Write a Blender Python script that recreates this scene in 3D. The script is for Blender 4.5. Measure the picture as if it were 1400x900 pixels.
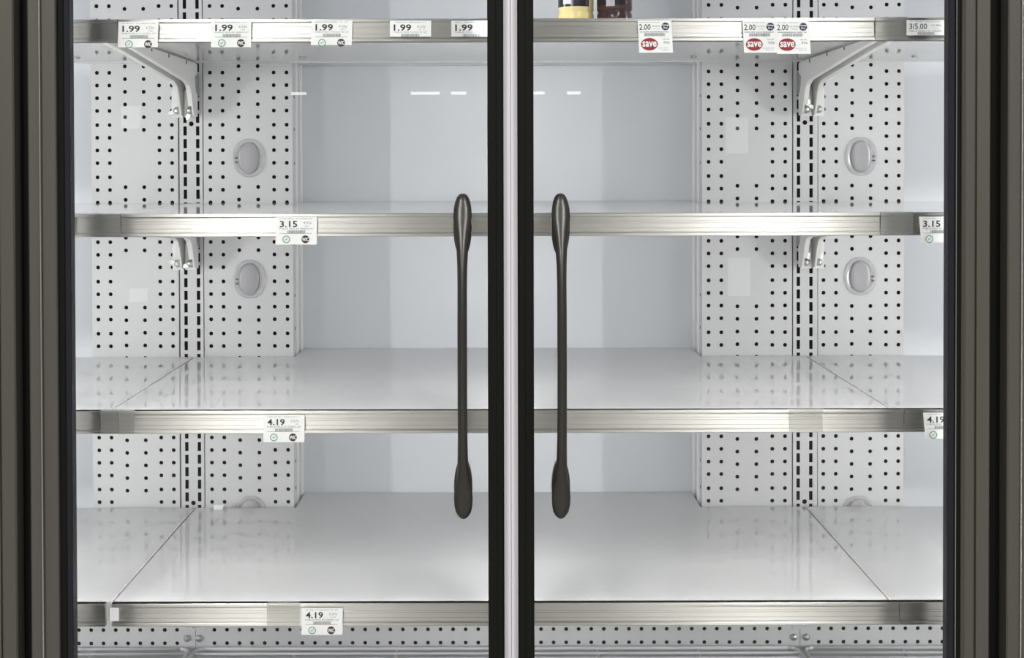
import bpy, bmesh, math, random
from mathutils import Vector, Matrix, Euler

for o in list(bpy.data.objects):
    bpy.data.objects.remove(o)
S = bpy.context.scene
C = S.collection
random.seed(4)

# ------------------------------------------------------------------ camera
F = 1820.0                      # focal length in pixels of the 1400-wide frame
PX, PY = 681.0, 250.0           # principal point
CAMZ = 1.35
TILT, ROLL = 0.0142, -0.0022
cam = bpy.data.cameras.new('camera')
cam.sensor_fit = 'HORIZONTAL'
cam.sensor_width = 36.0
cam.lens = F / 1400 * 36
cam.shift_x = (700 - PX) / 1400
cam.shift_y = -(450 - PY) / 1400
cam.clip_start = 0.05
camo = bpy.data.objects.new('camera', cam)
RM = Matrix.Rotation(math.pi / 2 - TILT, 4, 'X') @ Matrix.Rotation(ROLL, 4, 'Z')
camo.matrix_world = Matrix.Translation((0, 0, CAMZ)) @ RM
C.objects.link(camo)
S.camera = camo

# ------------------------------------------------------------------ world, light, exposure
S.view_settings.view_transform = 'Standard'
S.view_settings.look = 'None'
S.view_settings.gamma = 1.0
S.view_settings.use_curve_mapping = False
S.view_settings.exposure = 0.0
W = bpy.data.worlds.new('store_air')
S.world = W
W.use_nodes = True
W.node_tree.nodes['Background'].inputs[0].default_value = (0.98, 0.97, 1.0, 1)
W.node_tree.nodes['Background'].inputs[1].default_value = 0.27

def area(name, loc, target, sx, sy, power, col=(1, 1, 1), spread=None):
    l = bpy.data.lights.new(name, 'AREA')
    l.shape = 'RECTANGLE'
    l.size, l.size_y = sx, sy
    l.energy = power
    l.color = col
    if spread is not None:
        l.spread = spread
    o = bpy.data.objects.new(name, l)
    d = Vector(target) - Vector(loc)
    z = -d.normalized()
    up = Vector((0, 0, 1)) if abs(z.z) < 0.9 else Vector((0, 1, 0))
    x = up.cross(z).normalized()
    y = z.cross(x)
    o.matrix_world = Matrix.Translation(loc) @ Matrix((x, y, z)).transposed().to_4x4()
    C.objects.link(o)
    return o

# LED strips on the backs of the mullions, running the height of the case
LED = (0.99, 0.985, 0.992)
for X, tx in ((-1.53, 1.5), (1.55, -1.5)):
    area('mullion_led', (X, 1.998, 1.12), (tx, 2.45, 1.12), 0.018, 1.45, 26.5, LED, math.radians(130))
for X, pw in ((-0.705, 0.9), (0.018, 2.0), (0.738, 0.9)):
    area('mullion_led', (X, 1.998, 1.12), (X, 3.0, 1.12), 0.018, 1.45, pw, LED, math.radians(92))
# rows of fluorescent tubes on the store ceiling, running away from the cooler
for X in (-1.05, 1.12):
    area('ceiling_tube_row', (X, -0.8, 3.15), (X, -0.8, 0), 0.16, 2.4, 98, (1.0, 0.99, 0.97))
    area('ceiling_tube_row', (X, -5.4, 3.15), (X, -5.4, 0), 0.16, 6.0, 75, (1.0, 0.99, 0.97))
for X, Y, w in ((-1.02, -31, 0.4), (-1.9, -31, 0.75), (1.07, -31, 0.3), (1.98, -31, 0.35), (-5.2, -31, 0.4)):
    area('far_ceiling_lamp', (X, Y, 3.2), (X, Y + 6, 1.6), w, 0.075, 3.5 * w)

# small unseen lights added behind the camera to mirror faint patches in the glass
for X, Z, w, h in ((2.12, 1.60, 0.20, 0.32), (2.14, 0.34, 0.20, 0.34), (-3.26, 1.77, 0.17, 0.20), (-3.2, 0.19, 0.16, 0.12)):
    area('glint_light', (X, -8.0, Z), (X, 0, Z), w, h, 6.5 * w * h)

# ------------------------------------------------------------------ helpers
def at(px, py, d):
    """The point of the vertical plane y = d that the photograph shows at (px, py)."""
    r = RM.to_3x3() @ Vector(((px - PX) / F, -(py - PY) / F, -1))
    k = d / r.y
    return Vector((r.x * k, d, CAMZ + r.z * k))

class MB:
    def __init__(s):
        s.v, s.f, s.sm = [], [], []
    def add(s, verts, faces, smooth=False):
        n = len(s.v)
        s.v += [tuple(p) for p in verts]
        for f in faces:
            s.f.append([i + n for i in f])
            s.sm.append(smooth)
        return s
    def box(s, x0, x1, y0, y1, z0, z1):
        return s.add([(x0, y0, z0), (x1, y0, z0), (x1, y1, z0), (x0, y1, z0), (x0, y0, z1), (x1, y0, z1), (x1, y1, z1), (x0, y1, z1)],
                     [(0, 3, 2, 1), (4, 5, 6, 7), (0, 1, 5, 4), (1, 2, 6, 5), (2, 3, 7, 6), (3, 0, 4, 7)])
    def bbox(s, x0, x1, y0, y1, z0, z1, b=0.002):
        """Box with its edges chamfered along all four long z edges and the ends."""
        p = [(x0 + b, y0), (x1 - b, y0), (x1, y0 + b), (x1, y1 - b), (x1 - b, y1), (x0 + b, y1), (x0, y1 - b), (x0, y0 + b)]
        return s.prism_z(p, z0, z1)
    def prism_z(s, p, z0, z1, smooth=False):
        n = len(p)
        s.add([(x, y, z0) for x, y in p] + [(x, y, z1) for x, y in p],
              [(i, (i + 1) % n, n + (i + 1) % n, n + i) for i in range(n)], smooth)
        s.f.append([len(s.v) - 2 * n + i for i in range(n - 1, -1, -1)]); s.sm.append(False)
        s.f.append([len(s.v) - n + i for i in range(n)]); s.sm.append(False)
        return s
    def prism_x(s, p, x0, x1, smooth=False):
        """Extrude a (y, z) outline along x."""
        n = len(p)
        s.add([(x0, y, z) for y, z in p] + [(x1, y, z) for y, z in p],
              [(i, n + i, n + (i + 1) % n, (i + 1) % n) for i in range(n)], smooth)
        s.f.append([len(s.v) - 2 * n + i for i in range(n)]); s.sm.append(False)
        s.f.append([len(s.v) - 1 - i for i in range(n)]); s.sm.append(False)
        return s
    def prism_y(s, p, y0, y1, smooth=False):
        """Extrude an (x, z) outline along y."""
        n = len(p)
        s.add([(x, y0, z) for x, z in p] + [(x, y1, z) for x, z in p],
              [(i, (i + 1) % n, n + (i + 1) % n, n + i) for i in range(n)], smooth)
        s.f.append([len(s.v) - 2 * n + i for i in range(n - 1, -1, -1)]); s.sm.append(False)
        s.f.append([len(s.v) - n + i for i in range(n)]); s.sm.append(False)
        return s
    def rings(s, rr, smooth=True, closed=True, caps=True):
        n = len(rr[0])
        b = len(s.v)
        vs = [p for r in rr for p in r]
        fs = []
        for k in range(len(rr) - 1):
            for i in range(n if closed else n - 1):
                j = (i + 1) % n
                fs.append((k * n + i, k * n + j, (k + 1) * n + j, (k + 1) * n + i))
        s.add(vs, fs, smooth)
        if caps:
            s.f.append([b + i for i in range(n - 1, -1, -1)]); s.sm.append(False)
            s.f.append([b + (len(rr) - 1) * n + i for i in range(n)]); s.sm.append(False)
        return s
    def tube(s, a, b, r, n=10):
        a, b = Vector(a), Vector(b)
        z = (b - a).normalized()
        x = z.orthogonal().normalized()
        y = z.cross(x)
        return s.rings([[p + x * r * math.cos(t * 2 * math.pi / n) + y * r * math.sin(t * 2 * math.pi / n) for t in range(n)] for p in (a, b)])
    def build(s, name, mat, parent=None, fix=True):
        me = bpy.data.meshes.new(name)
        me.from_pydata(s.v, [], s.f)
        me.polygons.foreach_set('use_smooth', s.sm)
        if fix:
            bm = bmesh.new(); bm.from_mesh(me)
            bmesh.ops.recalc_face_normals(bm, faces=bm.faces)
            bm.to_mesh(me); bm.free()
        me.materials.append(mat)
        me.update()
        o = bpy.data.objects.new(name, me)
        C.objects.link(o)
        if parent:
            o.parent = parent
            if parent.matrix_basis != Matrix.Identity(4):
                pass
        return o

def tag(o, label=None, cat=None, group=None, kind=None):
    if label: o['label'] = label
    if cat: o['category'] = cat
    if group: o['group'] = group
    if kind: o['kind'] = kind
    return o

def thing(name, loc, label, cat, group=None):
    o = bpy.data.objects.new(name, None)
    o.empty_display_size = 0.05
    C.objects.link(o)
    o.location = loc
    return tag(o, label, cat, group)

def adopt(child, parent):
    """Parent a mesh written in world coordinates to a thing without moving it."""
    child.parent = parent
    w = Matrix.Translation(parent.location)
    p = parent.parent
    while p:
        w = Matrix.Translation(p.location) @ w
        p = p.parent
    child.location = -w.translation
    return child

def add(mb, name, mat, parent):
    """Build a mesh written in world coordinates as a part (its origin moved to its own centre)."""
    o = mb.build(name, mat)
    cs = [Vector(v.co) for v in o.data.vertices]
    lo = Vector([min(c[i] for c in cs) for i in range(3)]); hi = Vector([max(c[i] for c in cs) for i in range(3)])
    c = (lo + hi) / 2
    o.data.transform(Matrix.Translation(-c))
    o.parent = parent
    w = Vector((0, 0, 0)); p = parent
    while p:
        w += p.location; p = p.parent
    o.location = c - w
    return o

def copy_tree(o, parent=None):
    c = o.copy()
    C.objects.link(c)
    c.parent = parent
    for ch in [x for x in list(o.children)]:
        copy_tree(ch, c)
    return c

# ------------------------------------------------------------------ materials
def nodes(name):
    m = bpy.data.materials.new(name)
    m.use_nodes = True
    return m, m.node_tree.nodes, m.node_tree.links, m.node_tree.nodes['Principled BSDF']

def paint(name, col, rough=0.4, metal=0.0, var=0.04, scale=30, stretch=(1, 1, 1), bump=0.0, spec=0.5, detail=3):
    m, N, L, P = nodes(name)
    tc = N.new('ShaderNodeTexCoord'); mp = N.new('ShaderNodeMapping')
    mp.inputs['Scale'].default_value = stretch
    nz = N.new('ShaderNodeTexNoise'); nz.inputs['Scale'].default_value = scale; nz.inputs['Detail'].default_value = detail
    L.new(tc.outputs['Object'], mp.inputs[0]); L.new(mp.outputs[0], nz.inputs['Vector'])
    mx = N.new('ShaderNodeMix'); mx.data_type = 'RGBA'
    a = tuple(c * (1 - var) for c in col); b = tuple(min(1, c * (1 + var)) for c in col)
    mx.inputs[6].default_value = (*a, 1); mx.inputs[7].default_value = (*b, 1)
    L.new(nz.outputs[0], mx.inputs[0]); L.new(mx.outputs[2], P.inputs['Base Color'])
    P.inputs['Roughness'].default_value = rough
    P.inputs['Metallic'].default_value = metal
    P.inputs['Specular IOR Level'].default_value = spec
    if bump:
        bp = N.new('ShaderNodeBump'); bp.inputs['Strength'].default_value = bump; bp.inputs['Distance'].default_value = 0.001
        L.new(nz.outputs[0], bp.inputs['Height']); L.new(bp.outputs[0], P.inputs['Normal'])
    return m

def clear(name, tint, refl=0.04, rough=0.0, haze=0.0, hcol=(0.8, 0.8, 0.8)):
    """Clear sheet: straight-through transmission with Schlick reflection, the same for every ray."""
    m, N, L, P = nodes(name)
    N.remove(P)
    out = N['Material Output']
    tr = N.new('ShaderNodeBsdfTransparent'); tr.inputs[0].default_value = (*tint, 1)
    gl = N.new('ShaderNodeBsdfGlossy'); gl.inputs['Roughness'].default_value = rough
    lw = N.new('ShaderNodeLayerWeight'); lw.inputs['Blend'].default_value = 0.5
    pw = N.new('ShaderNodeMath'); pw.operation = 'POWER'; pw.inputs[1].default_value = 5
    ma = N.new('ShaderNodeMath'); ma.operation = 'MULTIPLY_ADD'; ma.inputs[1].default_value = 1 - refl; ma.inputs[2].default_value = refl
    L.new(lw.outputs['Facing'], pw.inputs[0]); L.new(pw.outputs[0], ma.inputs[0])
    mx = N.new('ShaderNodeMixShader')
    L.new(ma.outputs[0], mx.inputs[0]); L.new(tr.outputs[0], mx.inputs[1]); L.new(gl.outputs[0], mx.inputs[2])
    last = mx
    if haze:
        df = N.new('ShaderNodeBsdfDiffuse'); df.inputs[0].default_value = (*hcol, 1)
        m2 = N.new('ShaderNodeMixShader'); m2.inputs[0].default_value = haze
        L.new(mx.outputs[0], m2.inputs[1]); L.new(df.outputs[0], m2.inputs[2])
        last = m2
    L.new(last.outputs[0], out.inputs[0])
    return m

M = dict(
    liner=paint('liner_white', (0.735, 0.755, 0.78), 0.45, var=0.03, scale=9),
    panel=paint('panel_white_enamel', (0.68, 0.68, 0.68), 0.38, var=0.02, scale=22),
    shelf=paint('shelf_white_enamel', (0.655, 0.658, 0.66), 0.05, var=0.02, scale=45),
    bracket=paint('bracket_enamel', (0.82, 0.82, 0.80), 0.4, var=0.03, scale=40),
    zinc=paint('worn_zinc', (0.42, 0.43, 0.46), 0.45, metal=0.8, var=0.4, scale=180),
    alu=paint('brushed_aluminium', (0.60, 0.585, 0.555), 0.33, metal=1.0, var=0.03, scale=40, stretch=(0.25, 8, 20)),
    trim=paint('bright_trim', (0.93, 0.93, 0.93), 0.3, var=0.02),
    steel=paint('zinc_bolt', (0.55, 0.57, 0.53), 0.35, metal=1.0, var=0.1, scale=90),
    black=paint('cavity_shade_black', (0.006, 0.006, 0.008), 0.8, var=0.1, spec=0.1),  # flat black that paints the shade of unlit cavities behind holes and slots
    gasket=paint('black_gasket', (0.008, 0.008, 0.0068), 0.55, var=0.15, scale=12, stretch=(6, 6, 0.4), spec=0.08),
    edgeband=paint('dark_glass_edge', (0.017, 0.0175, 0.022), 0.4, var=0.15, scale=12, spec=0.12),
    bronze=paint('bronze_anodised', (0.088, 0.082, 0.070), 0.45, metal=0.3, var=0.06, scale=60, stretch=(14, 14, 0.5), bump=0.04),
    mull=paint('mullion_lilac_white', (0.74, 0.71, 0.75), 0.4, var=0.02, scale=20),
    handle=paint('dark_bronze_handle', (0.036, 0.033, 0.028), 0.30, metal=0.3, var=0.08, scale=90, stretch=(3, 3, 0.3)),
    grey=paint('grey_plastic_cup', (0.42, 0.41, 0.42), 0.3, var=0.06, scale=40),
    pan=paint('grey_pan', (0.30, 0.305, 0.315), 0.5, var=0.12, scale=50),
    wire=paint('white_coated_wire', (0.80, 0.80, 0.82), 0.35, var=0.04),
    paper=paint('white_card', (0.90, 0.905, 0.89), 0.55, var=0.01, scale=60),
    ink=paint('black_ink', (0.015, 0.015, 0.017), 0.6, var=0.05),
    softink=paint('grey_ink', (0.22, 0.23, 0.25), 0.6, var=0.05),
    paleink=paint('pale_grey_ink', (0.42, 0.43, 0.45), 0.6, var=0.05),
    green=paint('green_ink', (0.10, 0.24, 0.15), 0.6, var=0.05),
    palegreen=paint('pale_green_ink', (0.76, 0.84, 0.79), 0.6, var=0.05),
    maroon=paint('black_maroon_ink', (0.035, 0.012, 0.018), 0.6, var=0.05),
    red=paint('red_ink', (0.27, 0.009, 0.015), 0.5, var=0.05),
    navy=paint('navy_ink', (0.018, 0.018, 0.06), 0.5, var=0.05),
    floor=paint('store_floor', (0.42, 0.40, 0.37), 0.35, var=0.05, scale=3),
    cream=paint('cream_plastic', (0.80, 0.66, 0.30), 0.25, var=0.04, scale=25),
    choc=paint('chocolate_plastic', (0.055, 0.026, 0.030), 0.16, var=0.1, scale=20),
    brownlabel=paint('brown_label', (0.085, 0.026, 0.014), 0.3, var=0.15, scale=20),
    darklabel=paint('black_label', (0.012, 0.010, 0.014), 0.25, var=0.1),
    palelabel=paint('pale_label_print', (0.62, 0.60, 0.66), 0.35, var=0.05),
    glass=clear('door_glass', (0.985, 0.99, 0.988), 0.022),
    plastic=clear('clear_rail_plastic', (0.975, 0.975, 0.965), 0.05, 0.18, 0.10, (0.62, 0.62, 0.60)),
    lens=clear('clear_cover_plastic', (0.95, 0.95, 0.95), 0.07, 0.08, 0.30, (0.78, 0.78, 0.79)),
)

# brushed along its length: rough across the grain, smooth along it
_n = M['alu'].node_tree
_v = _n.nodes.new('ShaderNodeCombineXYZ'); _v.inputs[2].default_value = 1.0
_p = _n.nodes['Principled BSDF']
_p.inputs['Anisotropic'].default_value = 1.0
_n.links.new(_v.outputs[0], _p.inputs['Tangent'])

# ------------------------------------------------------------------ depths of the place (metres from the camera)
D_DOOR, D_RAIL, D_SHELF, D_BACK, D_PANEL, D_WALL = 1.90, 2.066, 2.078, 2.646, 2.660, 2.770
XL, XR = -1.62, 1.64
Z_TOP, Z_PAN = 1.93, 0.33

def X(px, d): return at(px, 450, d).x
def Zc(py, d): return at(PX, py, d).z

# ------------------------------------------------------------------ setting: store floor and the cooler's liner
def struct(mb, name, mat):
    return tag(mb.build(name, mat), kind='structure')
struct(MB().box(-4, 4, -6, 3.2, -0.05, 0.0), 'floor', M['floor'])
struct(MB().box(XL - 0.05, XR + 0.05, D_WALL, D_WALL + 0.05, 0.0, Z_TOP + 0.05), 'wall_back', M['liner'])
struct(MB().box(XL - 0.05, XL, 1.94, D_WALL, 0.0, Z_TOP), 'wall_left', M['liner'])
struct(MB().box(XR, XR + 0.05, 1.94, D_WALL, 0.0, Z_TOP), 'wall_right', M['liner'])
struct(MB().box(XL - 0.05, XR + 0.05, 1.94, D_WALL, Z_TOP, Z_TOP + 0.05), 'ceiling', M['liner'])

# ------------------------------------------------------------------ cooler cabinet: base, pan, mullions, header
base = thing('cooler_plinth', (0.018, 2.35, 0.0), 'grey drip pan and base of the cooler under the wire racks', 'cooler base')
add(MB().box(XL + 0.002, XR - 0.002, 1.999, D_WALL - 0.002, 0.0, Z_PAN - 0.01), 'base_box', M['bronze'], base)
add(MB().box(XL + 0.002, XR - 0.002, 1.999, D_WALL - 0.002, Z_PAN - 0.010, Z_PAN), 'drip_pan', M['pan'], base)
cab = thing('cooler_casing', (0.018, 1.96, 0.0), 'cooler door frame with a pale upright mullion between the two glass doors', 'cooler frame')
add(MB().box(XL, XR, 1.915, 1.997, 0.0, 0.44), 'kick_panel', M['bronze'], cab)
add(MB().box(XL, XR, 1.925, 1.99, 1.80, Z_TOP - 0.002), 'header', M['bronze'], cab)
mx0, mx1 = X(680, 1.93), X(717, 1.93)
mxc = X(698.3, 1.93)
mul = MB().box(mx0, mxc - 0.0005, 1.916, 1.988, 0.44, 1.80).box(mxc + 0.0005, mx1, 1.916, 1.988, 0.44, 1.80)
mul.box(mxc - 0.0005, mxc + 0.0005, 1.919, 1.988, 0.44, 1.80)
add(mul, 'center_mullion', M['mull'], cab)
for a, b in ((X(-6, 1.93), X(62, 1.93)), (X(1332, 1.93), X(1400, 1.93))):
    o = add(MB().box(a, b, 1.928, 1.988, 0.44, 1.80), 'side_mullion', M['gasket'], cab)
    tag(o, 'black side mullion seen in the slot between the bronze door stiles')
for a, b in ((X(62.5, 1.93), X(97, 1.93)), (X(1299, 1.93), X(1331, 1.93))):
    add(MB().box(a, b, 1.930, 1.936, 0.44, 1.80), 'rail_reflector', M['trim'], cab)  # unseen white plate added so the rail ends mirror something pale
for XX, hw in ((-0.705, 0.045), (0.018, 0.013), (0.738, 0.045), (-1.53, 0.013), (1.55, 0.013)):  # the two wide ones are broadened to reflect paler into the rail ends
    o = add(MB().box(XX - hw, XX + hw, 1.988, 1.996, 0.45, 1.79), 'light_housing', M['trim'], cab)

# ------------------------------------------------------------------ doors
def handle_part(door, xc, toward):
    """Bowed bar whose two ends flatten into leaf shapes, screwed to the glass."""
    d = D_DOOR - 0.004
    keys = [(264.5, 2.6, 0.001), (266, 5.4, 0.003), (269.5, 8.0, 0.005), (275.5, 10.2, 0.008), (284, 12.0, 0.012), (296, 12.8, 0.017), (308, 11.4, 0.021),
            (322, 9.6, 0.0265), (340, 7.9, 0.033), (360, 6.9, 0.039), (385, 6.5, 0.0445), (430, 6.6, 0.050), (486, 6.6, 0.052),
            (540, 6.6, 0.050), (590, 6.7, 0.0445), (615, 7.1, 0.038), (632, 7.5, 0.032), (648, 9.2, 0.026), (662, 11.8, 0.020), (676, 12.9, 0.016),
            (688, 12.3, 0.012), (697, 10.6, 0.008), (702.5, 8.0, 0.005), (706, 5.2, 0.003), (708, 2.4, 0.001)]
    rr = []
    n = 20
    for py, hw, out in keys:
        z = Zc(py, d)
        w = hw / F * (d - out)
        th = 0.0045 if hw < 8 else 0.0045 * (8 / hw) ** 0.7
        th = min(th, 0.5 * hw / 1000 + 0.001)
        ring = []
        for k in range(n):
            t = 2 * math.pi * k / n
            cx, cy = math.cos(t), math.sin(t)
            ring.append((xc + w * math.copysign(abs(cx) ** 0.8, cx), d - out - 0.004 + th * 1.6 * math.copysign(abs(cy) ** 1.6, cy) * (1.0), z))
        rr.append(ring)
    h = add(MB().rings(rr), 'handle', M['handle'], door)
    for lo, hi in ((268, 352), (628, 705)):
        pts = []
        zc = (lo + hi) / 2
        for k in range(28):
            t = 2 * math.pi * k / 28
            w = 12.6 * math.copysign(abs(math.cos(t)) ** 0.9, math.cos(t)) / F * d
            pts.append((xc + toward * 0.0006 + w, Zc(zc + (hi - lo) / 2 * math.sin(t), d)))
        add(MB().prism_y(pts, D_DOOR - 0.004, D_DOOR + 0.0095), 'mounting_plate', M['handle'], h)
    return h

ZD0, ZD1 = 0.46, 1.78
def make_door(side, label):
    s = -1 if side == 'left' else 1
    if side == 'left':
        xs = [X(41, D_DOOR), X(57.5, D_DOOR), X(60.5, D_DOOR), X(79, D_DOOR), X(88, D_DOOR), X(96, D_DOOR)]
        fe = (X(667, D_DOOR), X(689, D_DOOR))
    else:
        xs = [X(1353, D_DOOR), X(1334, D_DOOR), X(1330.5, D_DOOR), X(1315, D_DOOR), X(1306.5, D_DOOR), X(1297.5, D_DOOR)]
        fe = (X(708, D_DOOR), X(730, D_DOOR))
    cx = (xs[0] + fe[0]) / 2
    root = thing('glass_door', (cx, D_DOOR + 0.012, ZD0), label, 'door', 'cooler glass doors')
    def bx(a, b, y0, y1, name, mat, b_=0.0012, lab=None):
        a, b = min(a, b), max(a, b)
        o = add(MB().bbox(a, b, y0, y1, ZD0, ZD1, b_), name, mat, root)
        if lab: o['label'] = lab
        return o
    # hinge stile: two faces with a fine raised bead (left) or groove (right) between them
    a, b, c, d_, e, f = xs
    st = MB()
    if side == 'left':
        prof = [(a, 1.925), (a, 1.8975), (a + .002, 1.8955), (b, 1.8955), (b + .0008, 1.8930), (c - .0006, 1.8930), (c, 1.8975), (d_ - .0015, 1.8975), (d_, 1.899), (d_, 1.925)]
    else:
        prof = [(a, 1.925), (a, 1.899), (a - .002, 1.8965), (b, 1.8965), (b - .0006, 1.9015), (c + .0006, 1.9015), (c, 1.8972), (d_ + .004, 1.8965), (d_, 1.902), (d_, 1.925)]
    st.prism_z(prof, ZD0, ZD1)
    add(st, 'hinge_stile', M['bronze'], root)
    if side == 'left':
        o = add(MB().bbox(b + 0.0004, b + 0.0022, 1.8915, 1.8950, ZD0, ZD1, 0.0005), 'stile_highlight', M['steel'], root)  # brighter steel strip put in for the highlight line on the stile
        o['label'] = 'thin steel strip added for the highlight up the bronze stile'
    bx(d_, e, 1.905, 1.925, 'gasket', M['gasket'])
    bx(e, f, 1.9045, 1.925, 'edge_band', M['edgeband'], lab='dark band along the hinge edge of the glass')
    if side == 'right':
        o = add(MB().bbox(X(1306.6, 1.903), X(1307.7, 1.903), 1.9025, 1.906, ZD0, ZD1, 0.0004), 'edge_highlight', M['steel'], root)  # steel hairline put in for the specular line along the edge
        o['label'] = 'hairline steel strip added for the specular line at the hinge edge of the glass'
    # free stile: black strip with a fine step
    g, h = fe
    if side == 'left':
        prof = [(g, 1.9), (g + .0005, 1.899), (g + .012, 1.899), (g + .0125, 1.9002), (h - .002, 1.9002), (h, 1.9025), (h, 1.9145), (g, 1.9145)]
    else:
        prof = [(g, 1.9145), (g, 1.9025), (g + .002, 1.9002), (h - .0125, 1.9002), (h - .012, 1.899), (h - .0005, 1.899), (h, 1.9), (h, 1.9145)]
    add(MB().prism_z(prof, ZD0, ZD1), 'free_stile', M['gasket'], root)
    lo, hi = min(f, g if side == 'left' else h), max(f, g if side == 'left' else h)
    add(MB().box(lo, hi, 1.907, 1.912, ZD0 + 0.03, ZD1 - 0.03), 'glass_pane', M['glass'], root)
    for nm, z0, z1 in (('bottom_rail', ZD0, ZD0 + 0.03), ('top_rail', ZD1 - 0.03, ZD1)):
        add(MB().box(lo, hi, 1.900, 1.924, z0, z1), nm, M['bronze'], root)
    handle_part(root, X(632.6 if side == 'left' else 767.2, 1.87), s)
    return root
door_l = make_door('left', 'clear glass cooler door hinged on its left, handle just left of the pale mullion')
door_r = make_door('right', 'clear glass cooler door hinged on its right, handle just right of the pale mullion')
pitch = X(1376, D_DOOR) - X(1353, D_DOOR)
nb = copy_tree(door_r)
nb['label'] = 'neighbouring cooler door at the left edge, only its bronze stile in view'
nb.location.x += X(22, D_DOOR) - X(1353, D_DOOR)
nb2 = copy_tree(door_l)
nb2['label'] = 'neighbouring cooler door at the right edge, only its bronze stile in view'
nb2.location.x += X(1376, D_DOOR) - X(41, D_DOOR)

# ------------------------------------------------------------------ perforated sheets
def cell(mb, x0, x1, z0, z1, y, hole, th=0.0015):
    """One rectangle of sheet with one hole (outline listed from angle 0, multiple of four points)."""
    n = len(hole)
    cs = [(x1, z1), (x0, z1), (x0, z0), (x1, z0)]
    vs = [(x, y, z) for x, z in cs] + [(x, y, z) for x, z in hole] + [(x, y + th, z) for x, z in hole]
    q = n // 4
    fs = []
    for k in range(4):
        for i in range(q):
            fs.append((k, 4 + (k * q + i + 1) % n, 4 + k * q + i))
        fs.append((k, (k + 1) % 4, 4 + ((k + 1) * q) % n))
    for i in range(n):
        j = (i + 1) % n
        fs.append((4 + i, 4 + j, 4 + n + j, 4 + n + i))
    mb.add(vs, fs)

def disc(cx, cz, r, n=16):
    return [(cx + r * math.cos(2 * math.pi * i / n), cz + r * math.sin(2 * math.pi * i / n)) for i in range(n)]

def slot(cx, cz, w, h):
    a, b = w / 2, h / 2
    return [(cx + a, cz), (cx + a, cz + b), (cx, cz + b), (cx - a, cz + b), (cx - a, cz), (cx - a, cz - b), (cx, cz - b), (cx + a, cz - b)]

def column(mb, x0, x1, z0, z1, y, holes):
    """A vertical strip of sheet with a list of (cz, outline) holes."""
    holes = sorted(holes, key=lambda h: h[0])
    zs = [z0] + [(holes[i][0] + holes[i + 1][0]) / 2 for i in range(len(holes) - 1)] + [z1]
    if not holes:
        mb.add([(x0, y, z0), (x1, y, z0), (x1, y, z1), (x0, y, z1)], [(0, 1, 2, 3)])
    for i, (cz, hl) in enumerate(holes):
        cell(mb, x0, x1, zs[i], zs[i + 1], y, hl)

Z_STRIP_TOP = Zc(846, D_PANEL)
Z_STRIP_BOT = Zc(886, D_PANEL)
Z_PTOP = 1.86
HR = 0.0040
def outer_rows():
    T = (Zc(98.4, D_PANEL) - Zc(668.5, D_PANEL)) / 8
    z0 = Zc(98.4, D_PANEL)
    r = []
    for g in range(-4, 12):
        for k in range(4):
            r.append(z0 - g * T - k * T * 17.3 / 71.3)
    return r
def middle_rows():
    z0 = Zc(89.7, D_PANEL)
    T = (z0 - Zc(584.0, D_PANEL)) / 3
    r = []
    for g in range(-2, 5):
        for k in range(6):
            r.append(z0 - g * T - k * T * 17.3 / 164.8)
    return r
OUT, MID = outer_rows(), middle_rows()

def clip_rows(rows, z0, z1):
    return [z for z in rows if z0 + 0.008 < z < z1 - 0.008]

def oval(cx, cz, rx, rz, n=36, p=0.85):
    r = []
    for i in range(n):
        t = 2 * math.pi * i / n
        c, s = math.cos(t), math.sin(t)
        r.append((cx + rx * math.copysign(abs(c) ** p, c), cz + rz * math.copysign(abs(s) ** p, s)))
    return r

def cover(parent, cx, cz, side):
    """Oval clear plastic cover with a rounded rim over a grey cup; two small dark slots at one side."""
    y = D_PANEL
    base = MB()
    rr = []
    for sx, out in ((1.0, 0.0), (0.985, 0.0025), (0.93, 0.0042), (0.86, 0.0045), (0.80, 0.0036), (0.72, 0.0028)):
        rr.append([(x, y - out, z) for x, z in oval(cx, cz, 0.0325 * sx, 0.0385 * sx, 40, 0.9)])
    base.rings(rr, caps=False)
    b = add(base, 'oval_cover', M['lens'], parent)
    b['label'] = 'clear oval plastic cover over a grey cup'
    cup = MB()
    rr = []
    for sx, out in ((1.0, 0.0030), (0.97, 0.0048), (0.86, 0.0062), (0.6, 0.0074), (0.25, 0.0078), (0.03, 0.0079)):
        rr.append([(x, y - out, z) for x, z in oval(cx, cz, 0.0205 * sx, 0.0322 * sx, 36, 0.9)])
    cup.rings(rr, caps=True)
    add(cup, 'grey_cup', M['grey'], b)
    for dz in (0.0, -0.0085):
        q = cx + side * 0.0245
        add(MB().box(q - 0.0026, q + 0.0026, y - 0.0060, y - 0.003, cz + dz - 0.0011, cz + dz + 0.0011), 'notch', M['ink'], b)

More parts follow.
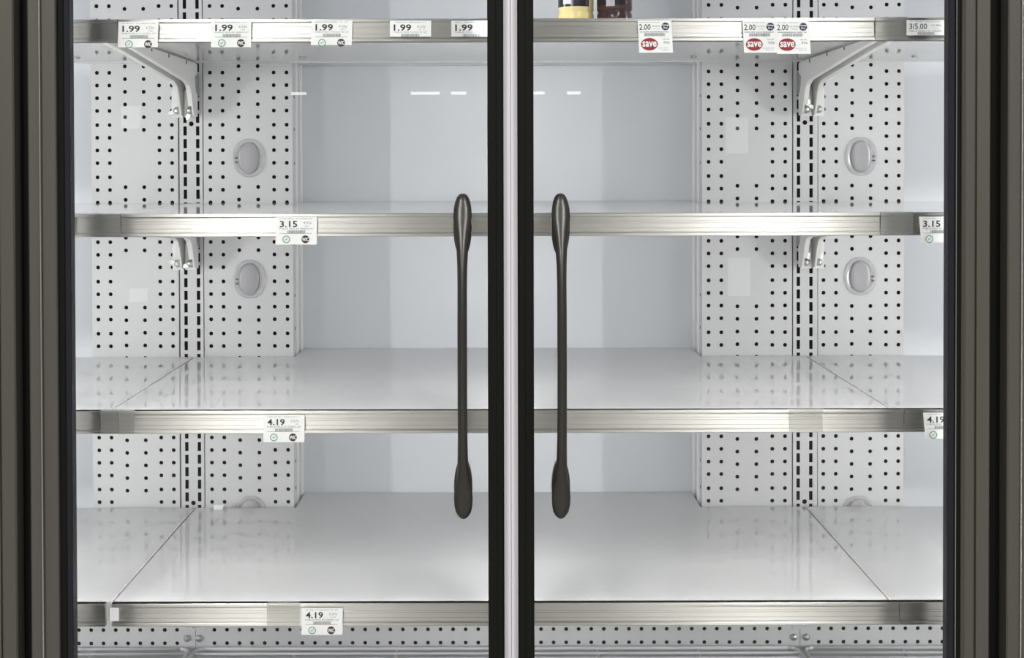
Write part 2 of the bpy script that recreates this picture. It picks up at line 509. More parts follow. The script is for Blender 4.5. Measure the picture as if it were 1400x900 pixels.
def section(name, pxs, edges, label, covers=None, side=1, flange=None):
    x0, x1 = X(edges[0], D_PANEL), X(edges[1], D_PANEL)
    cols = [X(p, D_PANEL) for p in pxs]
    root = thing(name, ((x0 + x1) / 2, D_PANEL, Z_STRIP_TOP), label, 'air baffle', 'perforated air baffles')
    mb = MB()
    bounds = [x0] + [(cols[i] + cols[i + 1]) / 2 for i in range(5)] + [x1]
    for i, cx in enumerate(cols):
        rows = clip_rows(MID if i in (2, 3) else OUT, Z_STRIP_TOP, Z_PTOP)
        column(mb, bounds[i], bounds[i + 1], Z_STRIP_TOP, Z_PTOP, D_PANEL, [(z, disc(cx, z, HR)) for z in rows])
    add(mb, 'perforated_sheet', M['panel'], root)
    add(MB().box(x0 + 0.0035, x1 - 0.0035, D_PANEL + 0.012, D_PANEL + 0.020, Z_STRIP_TOP, Z_PTOP), 'shade_backing', M['black'], root)  # black sheet painting the unlit cavity behind the perforations
    for xe, inner in ((x0, 1), (x1, -1)):
        deep = flange is not None and ((flange == 'right') == (inner == -1))
        yb = D_WALL - 0.001 if deep or (flange and not deep and False) else D_PANEL + 0.021
        add(MB().box(min(xe, xe + inner * 0.0015), max(xe, xe + inner * 0.0015), D_PANEL + 0.0002, yb, Z_STRIP_TOP, Z_PTOP), 'side_flange', M['panel'], root)
        if deep:
            o = add(MB().bbox(min(xe, xe - inner * 0.0035), max(xe, xe - inner * 0.0035), D_PANEL + 0.036, D_PANEL + 0.047, Z_STRIP_TOP, Z_PTOP, 0.0033), 'flange_bead', M['trim'], root)
            o = add(MB().bbox(min(xe, xe - inner * 0.004), max(xe, xe - inner * 0.004), D_WALL - 0.014, D_WALL - 0.001, Z_STRIP_TOP, Z_PTOP, 0.0038), 'flange_bead', M['trim'], root)
            for py in (55, 131, 176, 223, 300, 405, 450, 633, 670):
                z = Zc(py, D_PANEL)
                add(MB().box(min(xe, xe - inner * 0.001), max(xe, xe - inner * 0.001), D_PANEL + 0.018, D_PANEL + 0.023, z - 0.003, z + 0.003), 'flange_slot', M['softink'], root)
    for px, py in covers or []:
        cover(root, X(px, D_PANEL), Zc(py, D_PANEL), side)
    return root

section('perforated_baffle', (134.6, 151.5, 172.8, 198.3, 219.4, 236.5), (126.3, 244.8),
        'narrow white perforated panel without oval covers, left of the left slotted upright')
section('perforated_baffle', (288.7, 305.8, 327.6, 353.8, 375.6, 393.1), (279.6, 401),
        'white perforated panel with oval covers, right of the left slotted upright', ((341.6, 215.3), (341.6, 381), (341.4, 703.5)), -1, 'right')
section('perforated_baffle', (968.8, 986.2, 1008.2, 1034.2, 1056, 1073.4), (960, 1082.8),
        'white perforated panel without oval covers, left of the right slotted upright', flange='left')
section('perforated_baffle', (1125.9, 1143, 1164.6, 1190, 1211.4, 1228.4), (1118.3, 1235.5),
        'white perforated panel with oval covers, right of the right slotted upright', ((1176.4, 215), (1175.6, 379), (1172.8, 705)), 1)

def upright(pxe, pslots, pc, label):
    x0, x1 = X(pxe[0], D_PANEL), X(pxe[1], D_PANEL)
    zb = Zc(860.5, D_PANEL)
    root = thing('slotted_upright', ((x0 + x1) / 2, D_PANEL, zb), label, 'upright', 'slotted shelf uprights')
    y = D_PANEL - 0.001
    cols = [X(p, D_PANEL) for p in pslots]
    xc = (cols[0] + cols[1]) / 2
    pit = (Zc(178.2, D_PANEL) - Zc(678.6, D_PANEL)) / 29
    rows = [Zc(178.2, D_PANEL) - k * pit for k in range(-30, 70)]
    rows = [z for z in rows if zb + 0.012 < z < Z_PTOP - 0.012]
    mb = MB()
    h = 0.0120
    column(mb, x0, xc - h + 0.004, zb, Z_PTOP, y, [(z, slot(cols[0], z, 0.0070, 0.0183)) for z in rows])
    column(mb, xc - h + 0.004, xc + h - 0.004, zb, Z_PTOP, y, [(Zc(p, D_PANEL), disc(xc, Zc(p, D_PANEL), 0.0048)) for p in (-100, 168.5, 687, 855)])
    column(mb, xc + h - 0.004, x1, zb, Z_PTOP, y, [(z, slot(cols[1], z, 0.0070, 0.0183)) for z in rows])
    add(mb, 'slotted_face', M['panel'], root)
    for a in (x0, x1 - 0.0015):
        add(MB().box(a, a + 0.0015, y + 0.0002, D_PANEL + 0.021, zb, Z_PTOP), 'side_flange', M['panel'], root)
    add(MB().box(x0 - 0.003, x1 + 0.003, D_PANEL + 0.0222, D_PANEL + 0.030, zb, Z_PTOP), 'slot_shade_backing', M['black'], root)  # black sheet in place of the shade behind the slots
    return root
upright((246.9, 278.4), (254.6, 271.8), 263, 'slotted white shelf upright between the two left-hand perforated panels')
upright((1084.2, 1117.3), (1091.4, 1108.6), 1100, 'slotted white shelf upright between the two right-hand perforated panels')

# perforated strip along the foot of the back wall
def strip(x0, x1, hx, label, screws):
    root = thing('perforated_strip', ((x0 + x1) / 2, D_PANEL + 0.004, Z_STRIP_BOT), label, 'strip', 'perforated foot strips')
    y = D_PANEL + 0.0015
    mb = MB()
    zt = Z_STRIP_TOP - 0.001
    za, zb = Zc(861, D_PANEL), Zc(879.3, D_PANEL)
    b = [x0] + [(hx[i] + hx[i + 1]) / 2 for i in range(len(hx) - 1)] + [x1]
    for i, cx in enumerate(hx):
        column(mb, b[i], b[i + 1], Z_STRIP_BOT, zt, y, [(za, disc(cx, za, HR)), (zb, disc(cx, zb, HR))])
    add(mb, 'perforated_sheet', M['panel'], root)
    add(MB().box(x0, x1, D_PANEL + 0.012, D_PANEL + 0.02, Z_PAN + 0.001, zt), 'shade_backing', M['black'], root)  # black backing gives the strip's holes their shade by colour
    add(MB().box(x0, x1, y, D_PANEL + 0.0115, Z_PAN + 0.001, Z_STRIP_BOT), 'foot_flange', M['panel'], root)
    for sx in screws:
        c = at(sx, 872, D_PANEL)
        rr = []
        for r, o in ((0.0072, 0.0), (0.0070, 0.002), (0.0055, 0.0042), (0.003, 0.0054), (0.0003, 0.0058)):
            rr.append([(c.x + r * math.cos(t * math.pi / 7), y - o, Zc(872.5, D_PANEL) + r * math.sin(t * math.pi / 7)) for t in range(14)])
        add(MB().rings(rr), 'screw', M['steel'], root)
DX = 17.27 / F * D_PANEL
hx_l = [X(104.7, D_PANEL) + k * DX * 0.977 for k in range(-20, 9)]
hx_c = [X(290.7, D_PANEL) + k * DX for k in range(46)]
hx_r = [X(1120.2, D_PANEL) + k * DX * 0.985 for k in range(30)]
xs_l, xs_r = X(265, D_PANEL), X(1094.5, D_PANEL)
strip(-1.0, xs_l - 0.0004, hx_l[6:], 'perforated white strip at the foot of the back, left of the left upright', (255.8,))
strip(xs_l + 0.0004, xs_r - 0.0004, hx_c, 'long perforated white strip at the foot of the back, between the uprights', (272, 1085.5))
strip(xs_r + 0.0004, 1.25, [h for h in hx_r if h < 1.24], 'perforated white strip at the foot of the back, right of the right upright', (1102.5,))

# ------------------------------------------------------------------ shelves
ROW_Y = (25.2, 291.8, 561.2, 825.0)
ZROW = [Zc(y, D_RAIL) for y in ROW_Y]
SEAM_L, SEAM_R = -0.6065, 0.6125
PANEL_IN_L, PANEL_IN_R = X(401, D_PANEL), X(960, D_PANEL)

def arc(cy, cz, ry, rz, a0, a1, n):
    return [(cy + ry * math.cos(a0 + (a1 - a0) * i / n), cz + rz * math.sin(a0 + (a1 - a0) * i / n)) for i in range(n + 1)]

def rail_profile(zt):
    """Price rail: rounded top lip, ribbed channel, thin bottom lip; listed from the back top round the front."""
    y = D_RAIL
    p = [(D_SHELF - 0.001, zt)]
    pi = math.pi
    # top lip: rounded roll
    p += [(y + 0.0008, zt), (y, zt - 0.0008), (y, zt - 0.0046), (y + 0.003, zt - 0.0056)]
    # flat channel with three fine grooves
    zz = zt - 0.0056
    for h in (0.0062, 0.0026, 0.0072, 0.0048):
        p += [(y + 0.003, zz - h), (y + 0.0038, zz - h - 0.0001), (y + 0.0038, zz - h - 0.0006), (y + 0.003, zz - h - 0.0007)]
        zz -= h + 0.0007
    p += [(y + 0.003, zz - 0.0004), (y + 0.0042, zz - 0.0005), (y + 0.0042, zz - 0.0012)]
    zz -= 0.0013
    # bottom lip
    p += [(y + 0.0012, zz), (y, zz - 0.0008), (y, zz - 0.0042), (y + 0.001, zz - 0.0052)]
    zb = zz - 0.0052
    p += [(D_SHELF - 0.001, zb)]
    return p

def sleeve_profile(zt):
    y = D_RAIL - 0.0014
    return [(y, zt - 0.0336), (y, zt - 0.0283), (y + 0.0016, zt - 0.0276), (y + 0.0012, zt - 0.0075), (y - 0.0002, zt - 0.0068), (y - 0.0004, zt + 0.0008), (y + 0.010, zt + 0.0012),
            (y + 0.010, zt + 0.0004), (y + 0.0010, zt + 0.0002), (y + 0.0012, zt - 0.006), (y + 0.0024, zt - 0.007), (y + 0.0028, zt - 0.028), (y + 0.0012, zt - 0.0287), (y + 0.0012, zt - 0.0336)]

def bracket(parent, zt, xp, s):
    """Sheet-steel shelf arm in the plane x = xp with a screw tab bent towards s."""
    zu = zt - 0.0245
    prof = [(2.10, zu), (2.10, zu - 0.004), (2.217, zu - 0.0115), (2.40, zu - 0.0265), (2.565, zu - 0.0400), (2.588, zu - 0.0475), (2.600, zu - 0.060), (2.622, zu - 0.1040), (2.653, zu - 0.1055), (2.653, zu - 0.002), (2.638, zu)]
    b = add(MB().prism_x(prof, xp - 0.0016, xp + 0.0016), 'bracket', M['bracket'], parent)
    # stiffening flange folded along the sloping edge
    low = [(2.12, zu - 0.0053), (2.217, zu - 0.0115), (2.40, zu - 0.0265), (2.565, zu - 0.0400), (2.588, zu - 0.0475), (2.600, zu - 0.060), (2.612, zu - 0.085)]
    fl = MB()
    fl.rings([[(xp, y, z - 0.0004), (xp + s * 0.0075, y, z - 0.0004), (xp + s * 0.0075, y, z + 0.0012), (xp, y, z + 0.0012)] for y, z in low], smooth=False)
    add(fl, 'fold', M['bracket'], b)
    for yy, hh in ((2.30, 0.005), (2.42, 0.006), (2.555, 0.008)):
        add(MB().box(xp - 0.0019, xp + 0.0019, yy, yy + 0.007, zu - hh, zu - 0.0004), 'notch', M['ink'], b)
    # worn hook plate at the back
    add(MB().prism_x([(2.630, zu - 0.03), (2.655, zu - 0.02), (2.655, zu - 0.065), (2.638, zu - 0.055)], xp - s * 0.0042, xp - s * 0.0017), 'hook', M['zinc'], b)
    # screw tab and bolt
    za, zb = zu - 0.1075, zu - 0.066
    x0, x1 = min(xp, xp + s * 0.021), max(xp, xp + s * 0.021)
    add(MB().prism_y([(x0, za), (x1, za), (x1, zb + 0.004), ((x0 + x1) / 2, zb + 0.022), (x0, zb + 0.010)] if s < 0 else
                     [(x0, za), (x1, za), (x1, zb + 0.010), ((x0 + x1) / 2, zb + 0.022), (x0, zb + 0.004)], 2.637, 2.640), 'screw_tab', M['bracket'], b)
    cx, cz = xp + s * 0.0075, zu - 0.0945
    add(MB().box(cx - 0.0009, cx + 0.0009, 2.6355, 2.637, cz + 0.014, cz + 0.0175), 'peg_hole', M['ink'], b)
    rr = []
    for r, yy in ((0.0074, 2.637), (0.0074, 2.626), (0.0064, 2.6235), (0.003, 2.622), (0.0003, 2.6215)):
        rr.append([(cx + r * math.cos(t * math.pi / 8), yy, cz + r * math.sin(t * math.pi / 8)) for t in range(16)])
    add(MB().rings(rr), 'bolt', M['steel'], b)
    ang = math.radians(random.choice((70, 200, 250, 160)))
    ca, sa = math.cos(ang), math.sin(ang)
    w = MB()
    pts = []
    for t in range(14):
        a = 2 * math.pi * t / 14
        u, v = 0.0115 + 0.0090 * math.cos(a), 0.0040 * math.sin(a)
        pts.append((cx + u * ca - v * sa, cz + u * sa + v * ca))
    w.prism_y(pts, 2.6275, 2.6295)
    add(w, 'wing', M['steel'], b)
    return b

def deck(row, part, zt):
    """Steel tray: flat top with turned-down edges; the middle tray runs back to the wall between the panels."""
    t = 0.0245
    if part == 'middle':
        a, b = SEAM_L + 0.0030, SEAM_R - 0.0030
        il, ir = PANEL_IN_L + 0.006, PANEL_IN_R - 0.006
        out = [(a, D_SHELF), (b, D_SHELF), (b, D_BACK), (ir, D_BACK), (ir, D_WALL - 0.003), (il, D_WALL - 0.003), (il, D_BACK), (a, D_BACK)]
    elif part == 'left':
        a, b = -1.38, SEAM_L - 0.0030
        out = [(a, D_SHELF), (b, D_SHELF), (b, D_BACK), (a, D_BACK)]
    else:
        a, b = SEAM_R + 0.0030, 1.40
        out = [(a, D_SHELF), (b, D_SHELF), (b, D_BACK), (a, D_BACK)]
    m = MB().prism_z(out, zt - t + 0.003, zt)
    # turned-down rear hem
    m.box(a, b, D_BACK - 0.004, D_BACK - 0.0005, zt - t, zt - t + 0.003)
    m.box(a, b, D_SHELF + 0.0005, D_SHELF + 0.018, zt - t, zt - t + 0.003)
    return m, a, b

COLS = [X(254.6, D_PANEL), X(271.8, D_PANEL), X(1091.4, D_PANEL), X(1108.6, D_PANEL)]
RAILS = [(162.5, 163.2, 1195, 1197), (165.5, 166.2, 1203, 1204.5), (160, 160.4, 1236.5, 1237.5), (140.5, 150, 1230.5, 1231.5)]
SLEEVES = {(0, 'right'): [(1196.5, 1240)], (1, 'left'): [(100, 165)], (1, 'right'): [(1204, 1248)], (2, 'middle'): [(1079, 1125), (161, 182.5)],
           (2, 'left'): [(137, 159.5)], (3, 'middle'): [(363, 408)]}
names = {0: 'top', 1: 'second', 2: 'third', 3: 'lowest'}
extra = {
    (0, 'left'): 'short end of the top white shelf, left of the left upright',
    (0, 'middle'): 'long white top shelf between the uprights, holding two small bottles',
    (0, 'right'): 'short end of the top white shelf, right of the right upright',
    (1, 'left'): 'short end of the second white shelf down, left of the left upright',
    (1, 'middle'): 'long empty white shelf between the uprights, second from the top',
    (1, 'right'): 'short end of the second white shelf down, right of the right upright',
    (2, 'left'): 'short end of the third white shelf down, left of the left upright',
    (2, 'middle'): 'long empty white shelf between the uprights, third from the top',
    (2, 'right'): 'short end of the third white shelf down, right of the right upright',
    (3, 'left'): 'short end of the lowest white shelf, left of the left upright',
    (3, 'middle'): 'long empty white lowest shelf between the uprights, above the foot strip',
    (3, 'right'): 'short end of the lowest white shelf, right of the right upright',
}
for r in range(4):
    zt = ZROW[r]
    le, cs, ce, rs = [X(p, D_RAIL) for p in RAILS[r]]
    for part in ('left', 'middle', 'right'):
        m, a, b = deck(r, part, zt)
        root = thing('steel_shelf', ((a + b) / 2, 2.35, zt - 0.0245), extra[(r, part)], 'shelf', names[r] + ' row of white cooler shelves')
        add(m, 'shelf_deck', M['shelf'], root)
        if part != 'middle':
            e0, e1 = (b + 0.0001, b + 0.0024) if part == 'left' else (a - 0.0024, a - 0.0001)
            add(MB().bbox(e0, e1, D_SHELF + 0.001, D_BACK - 0.006, zt - 0.02, zt - 0.0002, 0.0006), 'side_hem', M['bracket'], root)
        ra, rb = {'left': (-1.38, le), 'middle': (cs, ce), 'right': (rs, 1.40)}[part]
        if r == 3 and part == 'left':
            rl = MB().prism_x(rail_profile(zt), ra, rb)
        else:
            rl = MB().prism_x(rail_profile(zt), ra, rb)
        rail = add(rl, 'price_rail', M['alu'], root)
        for q0, q1 in SLEEVES.get((r, part), []):
            o = add(MB().prism_x(sleeve_profile(zt), X(q0, D_RAIL), X(q1, D_RAIL)), 'rail_sleeve', M['plastic'], rail)
            o['label'] = 'short clear plastic sleeve clipped over the rail'
        if r == 3 and part == 'middle':
            x0 = X(150, D_RAIL)
            add(MB().bbox(X(148.5, D_RAIL), X(159.8, D_RAIL), D_RAIL - 0.0015, D_RAIL + 0.0005, zt - 0.0262, zt - 0.006, 0.0006), 'end_cap', M['trim'], rail)['label'] = 'white end cap on the rail'
            add(MB().box(X(141, D_SHELF), X(150, D_SHELF), D_SHELF - 0.002, D_SHELF - 0.0003, zt - 0.024, zt - 0.0005), 'front_hem', M['shelf'], root)
        for px in {'left': (108,), 'middle': (416, 948), 'right': (1250,)}[part]:
            xx = X(px, 2.535)
            rr = []
            for rad, dz in ((0.0060, 0.0), (0.0058, -0.002), (0.004, -0.0036), (0.0003, -0.0042)):
                rr.append([(xx + rad * math.cos(t * math.pi / 6), 2.535 + rad * math.sin(t * math.pi / 6), zt - 0.0215 + dz) for t in range(12)])
            add(MB().rings(rr), 'screw', M['steel'], root)
        if part == 'left': bracket(root, zt, COLS[0], -1)
        if part == 'middle':
            bracket(root, zt, COLS[1], -1); bracket(root, zt, COLS[2], 1)
        if part == 'right': bracket(root, zt, COLS[3], 1)

# white plastic clip lying at the back of the lowest shelf
cl = at(299, 694, D_BACK - 0.008)
tag(add(MB().bbox(cl.x - 0.009, cl.x + 0.009, D_BACK - 0.012, D_BACK - 0.004, ZROW[3], ZROW[3] + 0.0085, 0.0015), 'plastic_clip', M['trim'], None),
    'tiny white plastic clip lying at the back of the lowest shelf beside an oval cover', 'clip')

# ------------------------------------------------------------------ printed price tags
FONTS = {}
def text_mesh(s, bold=0.0):
    key = (s, bold)
    if key in FONTS: return FONTS[key]
    cu = bpy.data.curves.new('print', 'FONT')
    cu.body = s
    cu.size = 1.0
    cu.resolution_u = 2
    cu.offset = bold
    o = bpy.data.objects.new('print', cu)
    C.objects.link(o)
    dg = bpy.context.evaluated_depsgraph_get()
    me = bpy.data.meshes.new_from_object(o.evaluated_get(dg))
    bpy.data.objects.remove(o)
    vs = [v.co for v in me.vertices]
    lo = (min(v.x for v in vs), min(v.y for v in vs)); hi = (max(v.x for v in vs), max(v.y for v in vs))
    FONTS[key] = (me, lo, hi)
    return FONTS[key]

U = D_RAIL / F                    # metres per photo pixel on the rail
PLANE = -0.00035                  # printed layer in front of the card

def put(me, name, mat, parent):
    me.materials.clear(); me.materials.append(mat)
    o = bpy.data.objects.new(name, me)
    C.objects.link(o); o.parent = parent
    return o

def text(parent, name, s, box, mat, bold=0.0, layer=1):
    """Lettering fitted to a box (x0, y0, x1, y1) in photo pixels from the tag's top left corner."""
    src, lo, hi = text_mesh(s, bold)
    me = src.copy()
    x0, y0, x1, y1 = [c * U for c in box]
    sx = (x1 - x0) / (hi[0] - lo[0]); sz = (y1 - y0) / (hi[1] - lo[1])
    off = Vector((x0 - lo[0] * sx, PLANE * layer, -y1 - lo[1] * sz))
    par = parent; w = Vector((0, 0, 0))
    for v in me.vertices:
        v.co = Vector((v.co.x * sx, 0, v.co.y * sz)) + off
    me.update()
    return put(me, name, mat, parent)

def flat(parent, name, polys, mat, layer=1):
    m = MB()
    for p in polys:
        m.add([(x * U, PLANE * layer, -z * U) for x, z in p], [tuple(range(len(p)))])
    return put(m.build(name, mat).data, name, mat, parent) if False else _flat(m, name, mat, parent)
def _flat(m, name, mat, parent):
    o = m.build(name, mat, None, fix=False)
    o.parent = parent
    return o
def rect(x0, y0, x1, y1): return [(x0, y0), (x0, y1), (x1, y1), (x1, y0)]
def ell(cx, cy, rx, ry, n=32): return [(cx + rx * math.cos(-2 * math.pi * i / n), cy + ry * math.sin(-2 * math.pi * i / n)) for i in range(n)]
def ring(cx, cy, r0, r1, n=32):
    q = []
    for i in range(n):
        a, b = 2 * math.pi * i / n, 2 * math.pi * (i + 1) / n
        q.append([(cx + r1 * math.cos(a), cy + r1 * math.sin(a)), (cx + r0 * math.cos(a), cy + r0 * math.sin(a)), (cx + r0 * math.cos(b), cy + r0 * math.sin(b)), (cx + r1 * math.cos(b), cy + r1 * math.sin(b))])
    return q
def smallprint(x0, x1, y0, y1, seed):
    rnd = random.Random(seed)
    x = x0; out = []
    while x < x1:
        w = rnd.uniform(0.5, 1.1)
        if rnd.random() > 0.16:
            out.append(rect(x, y0 + rnd.uniform(0, 0.2) * (y1 - y0), min(x + w, x1), y1))
        x += w + 0.45
    return out
def bars(x0, x1, y0, y1, seed):
    rnd = random.Random(seed); x = x0; out = []
    while x < x1:
        w = rnd.uniform(0.2, 0.75)
        out.append(rect(x, y0, min(x + w, x1), y1)); x += w + rnd.uniform(0.25, 0.55)
    return out

def card(px, py, w, h, label, skew=0.0, curl=0.0, depth=0.0, group='milk price tags', y=None):
    """Thin card standing on the front of a rail; skew leans its sides, curl lifts the left edge off the rail."""
    yy = (y if y is not None else D_RAIL - 0.0024) - depth
    p = at(px, py, yy)
    n = 8
    m = MB()
    rows = []
    th = 0.0004
    vs, fs = [], []
    for lay in (0, 1):
        for j in range(5):
            for i in range(n + 1):
                u, v = i / n, j / 4
                yo = -curl * (1 - u) ** 2 * 0.004 - abs(curl) * 0.003 * v * v
                vs.append((u * w * U + skew * v * h * U, th * lay + yo * 0, -v * h * U))
    k = (n + 1) * 5
    for j in range(4):
        for i in range(n):
            a = j * (n + 1) + i
            fs.append((a, a + n + 1, a + n + 2, a + 1)); fs.append((k + a, k + a + 1, k + a + n + 2, k + a + n + 1))
    edge = [i for i in range(n + 1)] + [(j + 1) * (n + 1) - 1 for j in range(1, 5)] + [4 * (n + 1) + i for i in range(n - 1, -1, -1)] + [j * (n + 1) for j in range(3, 0, -1)]
    for i in range(len(edge)):
        a, b = edge[i], edge[(i + 1) % len(edge)]
        fs.append((a, b, k + b, k + a))
    m.add(vs, fs)
    o = m.build('price_tag', M['paper'])
    o.location = p
    return tag(o, label, 'price tag', group)

def emblem_check(o, cx, cy, r=5.2):
    a = flat(o, 'check_emblem', ring(cx, cy, r * 0.80, r), M['green'], 1)
    flat(a, 'emblem_fill', [ell(cx, cy, r * 0.78, r * 0.78)], M['palegreen'], 1)
    flat(a, 'check_mark', [[(cx - 2.0, cy - 0.2), (cx - 1.4, cy - 0.6), (cx - 0.6, cy + 0.7), (cx - 0.6, cy + 1.7)], [(cx - 0.6, cy + 0.7), (cx + 1.8, cy - 2.4), (cx + 2.2, cy - 1.9), (cx - 0.6, cy + 1.7)]][0:2], M['green'], 2)
def emblem_wic(o, cx, cy, r=5.4):
    a = flat(o, 'approval_emblem', [ell(cx, cy, r, r)], M['maroon'], 1)
    text(a, 'emblem_text', 'WIC', (cx - r * 0.82, cy - r * 0.48, cx + r * 0.82, cy + r * 0.48), M['paper'], 0.03, 2)

def milk_tag(px, py, price, unit, item, label, h=37.5, emblems=True, seed=1, skew=-0.03, curl=0, group='milk price tags', w=56.3):
    o = card(px, py, w, h, label, skew, curl, group=group)
    flat(o, 'small_print', smallprint(5, 50, 1.5, 2.7, seed), M['paleink'])
    text(o, 'price_text', price, (5.3, 5.0, 29.2, 13.9), M['ink'], 0.02)
    text(o, 'unit_price_text', unit, (37.5, 6.2, 48.5, 10.2), M['softink'])
    flat(o, 'unit_print', smallprint(39.5, 47.5, 11.4, 12.8, seed + 7), M['paleink'])
    text(o, 'item_text', item, (5, 14.8, 51, 16.9), M['softink'])
    b = flat(o, 'barcode', bars(15.7, 40, 18, 22.2, seed + 3), M['softink'])
    if emblems:
        flat(b, 'barcode_rule', [rect(5, 22.1, 49, 22.6)], M['softink'])
        emblem_check(o, 14.1, 30.4); emblem_wic(o, 40.2, 30.4)
    return o

G1 = '1.99 milk tags'
milk_tag(162, 30, '1.99', '6.22¢', 'PUBLIX MILK LF LOWFL QT', 'white 1.99 tag with emblems, over the left bracket of the top shelf', 34.5, seed=1, skew=-0.04, curl=1, w=54.5)
milk_tag(289, 28.5, '1.99', '6.22¢', 'PUBLIX MILK RF GREEN QT', 'white 1.99 tag with emblems on the top rail, above the oval covers', 36, seed=2, skew=-0.02, w=54.5)
milk_tag(426, 28, '1.99', '6.22¢', 'PUBLIX MILK WHOLE MID QT', 'white 1.99 tag with emblems, top rail, just past the perforated sheet', 33.5, seed=3, skew=-0.04, w=56)
milk_tag(533, 28.3, '1.99', '6.22¢', 'PUBLIX MILK CHOC LF QT', 'short white 1.99 tag without emblems, wholly in view', 21.8, False, 4, 0.0)
milk_tag(617, 28.3, '1.99', '6.22¢', 'PUBLIX MILK CHOC QT', 'short white 1.99 tag without emblems, cut by the black door edge', 21.8, False, 5, 0.0)
milk_tag(377.2, 297, '3.15', '4.92¢', 'PUBLIX MILK RF GREEN HG', 'white 3.15 tag on the second rail, wholly in view', 37.5, seed=6, skew=-0.02)
milk_tag(1256.5, 296.5, '3.15', '4.92¢', 'PUBLIX MILK RF GREEN HG', 'white 3.15 tag on the second rail, cut by the door frame', 35, seed=6, skew=0.10, w=54)
milk_tag(360.2, 568, '4.19', '3.27¢', 'PUBLIX MILK RF GREEN GA', 'white 4.19 tag on the third rail, wholly in view', 37, seed=8, skew=-0.01)
milk_tag(1262, 564.5, '4.19', '3.27¢', 'PUBLIX MILK RF GREEN GA', 'white 4.19 tag on the third rail, cut by the door frame', 36, seed=8, skew=0.10, w=54)
milk_tag(412.6, 832, '4.19', '3.27¢', 'PUBLIX MILK RF GREEN GA', 'white 4.19 tag on the lowest rail, over the foot strip', 36.8, seed=10, skew=-0.02)
tag(card(44, 297, 57.5, 38, 'blank white tag end on the second rail beside the left door frame', -0.04, group=None, depth=0.0022), None, None)

def save_tag(px, py, h, label, seed, depth=0.0):
    o = card(px, py, 46, h, label, 0.055, 0, depth, group='save price tags')
    flat(o, 'small_print', smallprint(2.5, 31, 2.0, 3.2, seed), M['paleink'])
    text(o, 'price_text', '2.00', (2.3, 5.0, 17.8, 13.0), M['ink'], 0.008)
    text(o, 'unit_price_text', '16.67¢', (19.5, 6.4, 31, 9.6), M['softink'])
    flat(o, 'unit_print', smallprint(21, 30, 10.8, 12, seed + 7), M['paleink'])
    a = flat(o, 'round_badge', [ell(38.0, 8.2, 5.4, 5.4)], M['navy'])
    text(a, 'badge_text', 'Advantage', (33.3, 5.0, 42.8, 8.2), M['paper'], 0.02, 2)
    text(a, 'badge_text', 'Buy', (35.2, 8.8, 41.0, 11.8), M['paper'], 0.02, 2)
    flat(o, 'item_print', smallprint(3, 42.5, 14.8, 16.4, seed + 1), M['softink'])
    flat(o, 'barcode', bars(9.3, 37.5, 17.2, 21.4, seed + 3), M['softink'])
    e = flat(o, 'red_oval', [ell(16.2, 32.4, 11.5, 8.5, 40)], M['red'])
    text(e, 'save_text', 'save', (6.6, 28.4, 26.0, 36.0), M['paper'], 0.02, 2)
    text(o, 'saving_text', 'SAVE', (34, 24.6, 43, 26.6), M['softink'])
    text(o, 'saving_text', '50¢', (35.5, 28.2, 44, 32.2), M['softink'], 0.008)
    flat(o, 'small_print', smallprint(27, 43, 37.0, 38.0, seed + 5), M['paleink'])
    flat(o, 'small_print', smallprint(32, 43, 39.4, 40.6, seed + 6), M['paleink'])
    return o
save_tag(871.6, 28, 43.8, 'white tag with red save oval standing alone near the bottles', 20)
save_tag(1015, 28.3, 43.5, 'white tag with red save oval, overlapped by the tag to its right', 24)
save_tag(1060, 28.5, 45, 'white tag with red save oval over the right upright, overlapping its neighbour', 28, depth=0.0012)

def multi_tag(px, label, seed):
    o = card(px, 27.6, 52.5, 20.5, label, 0.0, 0, group='3 for 5.00 tags')
    flat(o, 'small_print', smallprint(5, 46, 1.4, 2.6, seed), M['paleink'])
    text(o, 'price_text', '3/5.00', (3.7, 4.5, 27.8, 12.4), M['ink'], 0.008)
    text(o, 'unit_price_text', '13.89¢', (34, 5.8, 47.4, 9.4), M['softink'])
    flat(o, 'unit_print', smallprint(37, 45, 10.6, 11.8, seed + 2), M['paleink'])
    flat(o, 'item_print', smallprint(4, 47, 14.0, 15.6, seed + 3), M['softink'])
    flat(o, 'barcode', bars(15, 38, 16.4, 20, seed + 4), M['softink'])
multi_tag(1239.5, 'short white 3/5.00 tag at the right end of the top rail', 40)
multi_tag(1291.6, 'short white tag showing a lone 3 beside the door frame', 44)

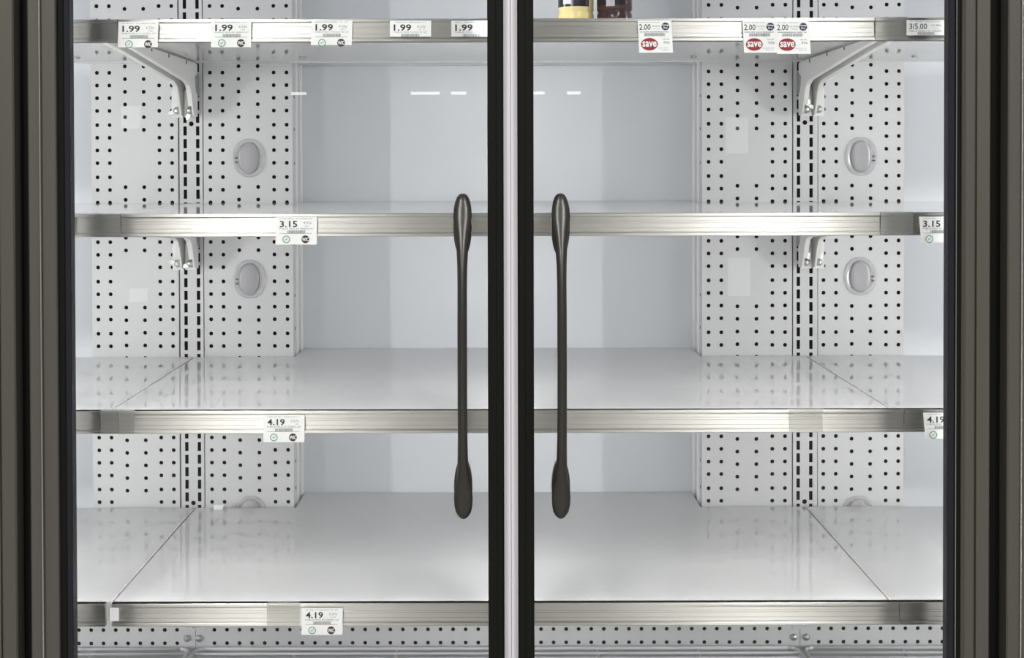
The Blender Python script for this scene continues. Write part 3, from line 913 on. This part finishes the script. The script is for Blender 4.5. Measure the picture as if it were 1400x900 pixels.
# ------------------------------------------------------------------ two small bottles on the top shelf
def bottle(pxc, d, body, label_mat, label_span, print_mat, label, zl):
    xc = X(pxc, d)
    z0 = ZROW[0]
    root = thing('creamer_bottle', (xc, d, z0), label, 'bottle', 'small bottles on the top shelf')
    R = 0.0292
    prof = [(0.0, 0.0), (0.024, 0.0), (0.0275, 0.002), (R, 0.007), (R, 0.020), (R - 0.0016, 0.0225), (R - 0.0016, 0.0245), (R, 0.027), (R, 0.095), (R - 0.003, 0.106), (0.019, 0.122), (0.0145, 0.130), (0.0145, 0.140)]
    rr = [[(xc + max(r, 0.0002) * math.cos(t * math.pi / 20), d + max(r, 0.0002) * math.sin(t * math.pi / 20), z0 + z) for t in range(40)] for r, z in prof]
    add(MB().rings(rr), 'bottle_body', body, root)
    cp = [(0.0165, 0.136), (0.0168, 0.138), (0.0168, 0.150), (0.0155, 0.152), (0.0003, 0.152)]
    add(MB().rings([[(xc + r * math.cos(t * math.pi / 14), d + r * math.sin(t * math.pi / 14), z0 + z) for t in range(28)] for r, z in cp]), 'cap', M['darklabel'], root)
    def wrap(a0, a1, za, zb, mat, nm, off, par):
        m = MB()
        n = 24
        rr = []
        for q, z in ((off, za), (off, zb)):
            rr.append([(xc + (R + q) * math.cos(math.radians(a0 + (a1 - a0) * i / n)), d + (R + q) * math.sin(math.radians(a0 + (a1 - a0) * i / n)), z0 + z) for i in range(n + 1)])
        m.rings(rr, closed=False, caps=False)
        return add(m, nm, mat, par)
    la = wrap(*label_span, zl, 0.094, label_mat, 'label', 0.0004, root)
    wrap(label_span[0] + 38, label_span[0] + 66, zl + 0.0038, zl + 0.02, print_mat, 'label_print', 0.0008, la)
    return root, wrap, la
b1, w1, l1 = bottle(788, 2.20, M['cream'], M['darklabel'], (185, 312), M['palelabel'], 'small cream-yellow bottle with black label, left of the brown bottle', 0.0312)
b2, w2, l2 = bottle(840.5, 2.20, M['choc'], M['brownlabel'], (200, 298), M['palelabel'], 'small dark brown bottle with brown label, right of the cream bottle', 0.0275)
w2(190, 300, 0.0335, 0.094, M['darklabel'], 'label_band', 0.0006, l2)

# ------------------------------------------------------------------ wire racks over the pan
ZR = Zc(887, D_PANEL - 0.01)
def rack(x0, x1, label):
    y0, y1 = 2.03, D_PANEL - 0.010
    root = thing('wire_rack', ((x0 + x1) / 2, (y0 + y1) / 2, Z_PAN), label, 'rack', 'wire racks in the bottom of the cooler')
    r = 0.0036
    fr = MB()
    c = 0.018
    path = [(x0, y0 + c), (x0, y1 - c), (x0 + c * 0.3, y1 - c * 0.3), (x0 + c, y1), (x1 - c, y1), (x1 - c * 0.3, y1 - c * 0.3), (x1, y1 - c), (x1, y0 + c), (x1 - c, y0), (x0 + c, y0)]
    for i in range(len(path)):
        a, b = path[i], path[(i + 1) % len(path)]
        fr.tube((a[0], a[1], ZR), (b[0], b[1], ZR), r, 8)
    add(fr, 'rack_frame', M['wire'], root)
    n = int((y1 - y0) / 0.027)
    first = None
    for k in range(1, n):
        y = y1 - k * 0.027
        if first is None:
            first = add(MB().tube((x0, y, ZR), (x1, y, ZR), 0.0027, 8), 'wire', M['wire'], root)
        else:
            w = first.copy(); C.objects.link(w); w.parent = root
            w.location = first.location + Vector((0, -(k - 1) * 0.027, 0))
    m = max(2, round((x1 - x0) / 0.205))
    for k in range(1, m):
        x = x0 + (x1 - x0) * k / m
        add(MB().tube((x, y0, ZR - 0.004), (x, y1, ZR - 0.004), 0.0034, 6), 'cross_wire', M['wire'], root)
    for x in (x0 + 0.03, x1 - 0.03):
        for y in (y0 + 0.05, y1 - 0.10):
            add(MB().tube((x, y, Z_PAN), (x, y, ZR), 0.0036, 6), 'foot', M['wire'], root)
xa, xb = X(263, D_PANEL), X(1093.5, D_PANEL)
rack(-1.38, xa - 0.006, 'white wire rack in the cooler bottom, left of the left upright')
rack(xa + 0.006, xb - 0.006, 'wide white wire rack in the cooler bottom, between the uprights')
rack(xb + 0.006, 1.40, 'white wire rack in the cooler bottom, right of the right upright')
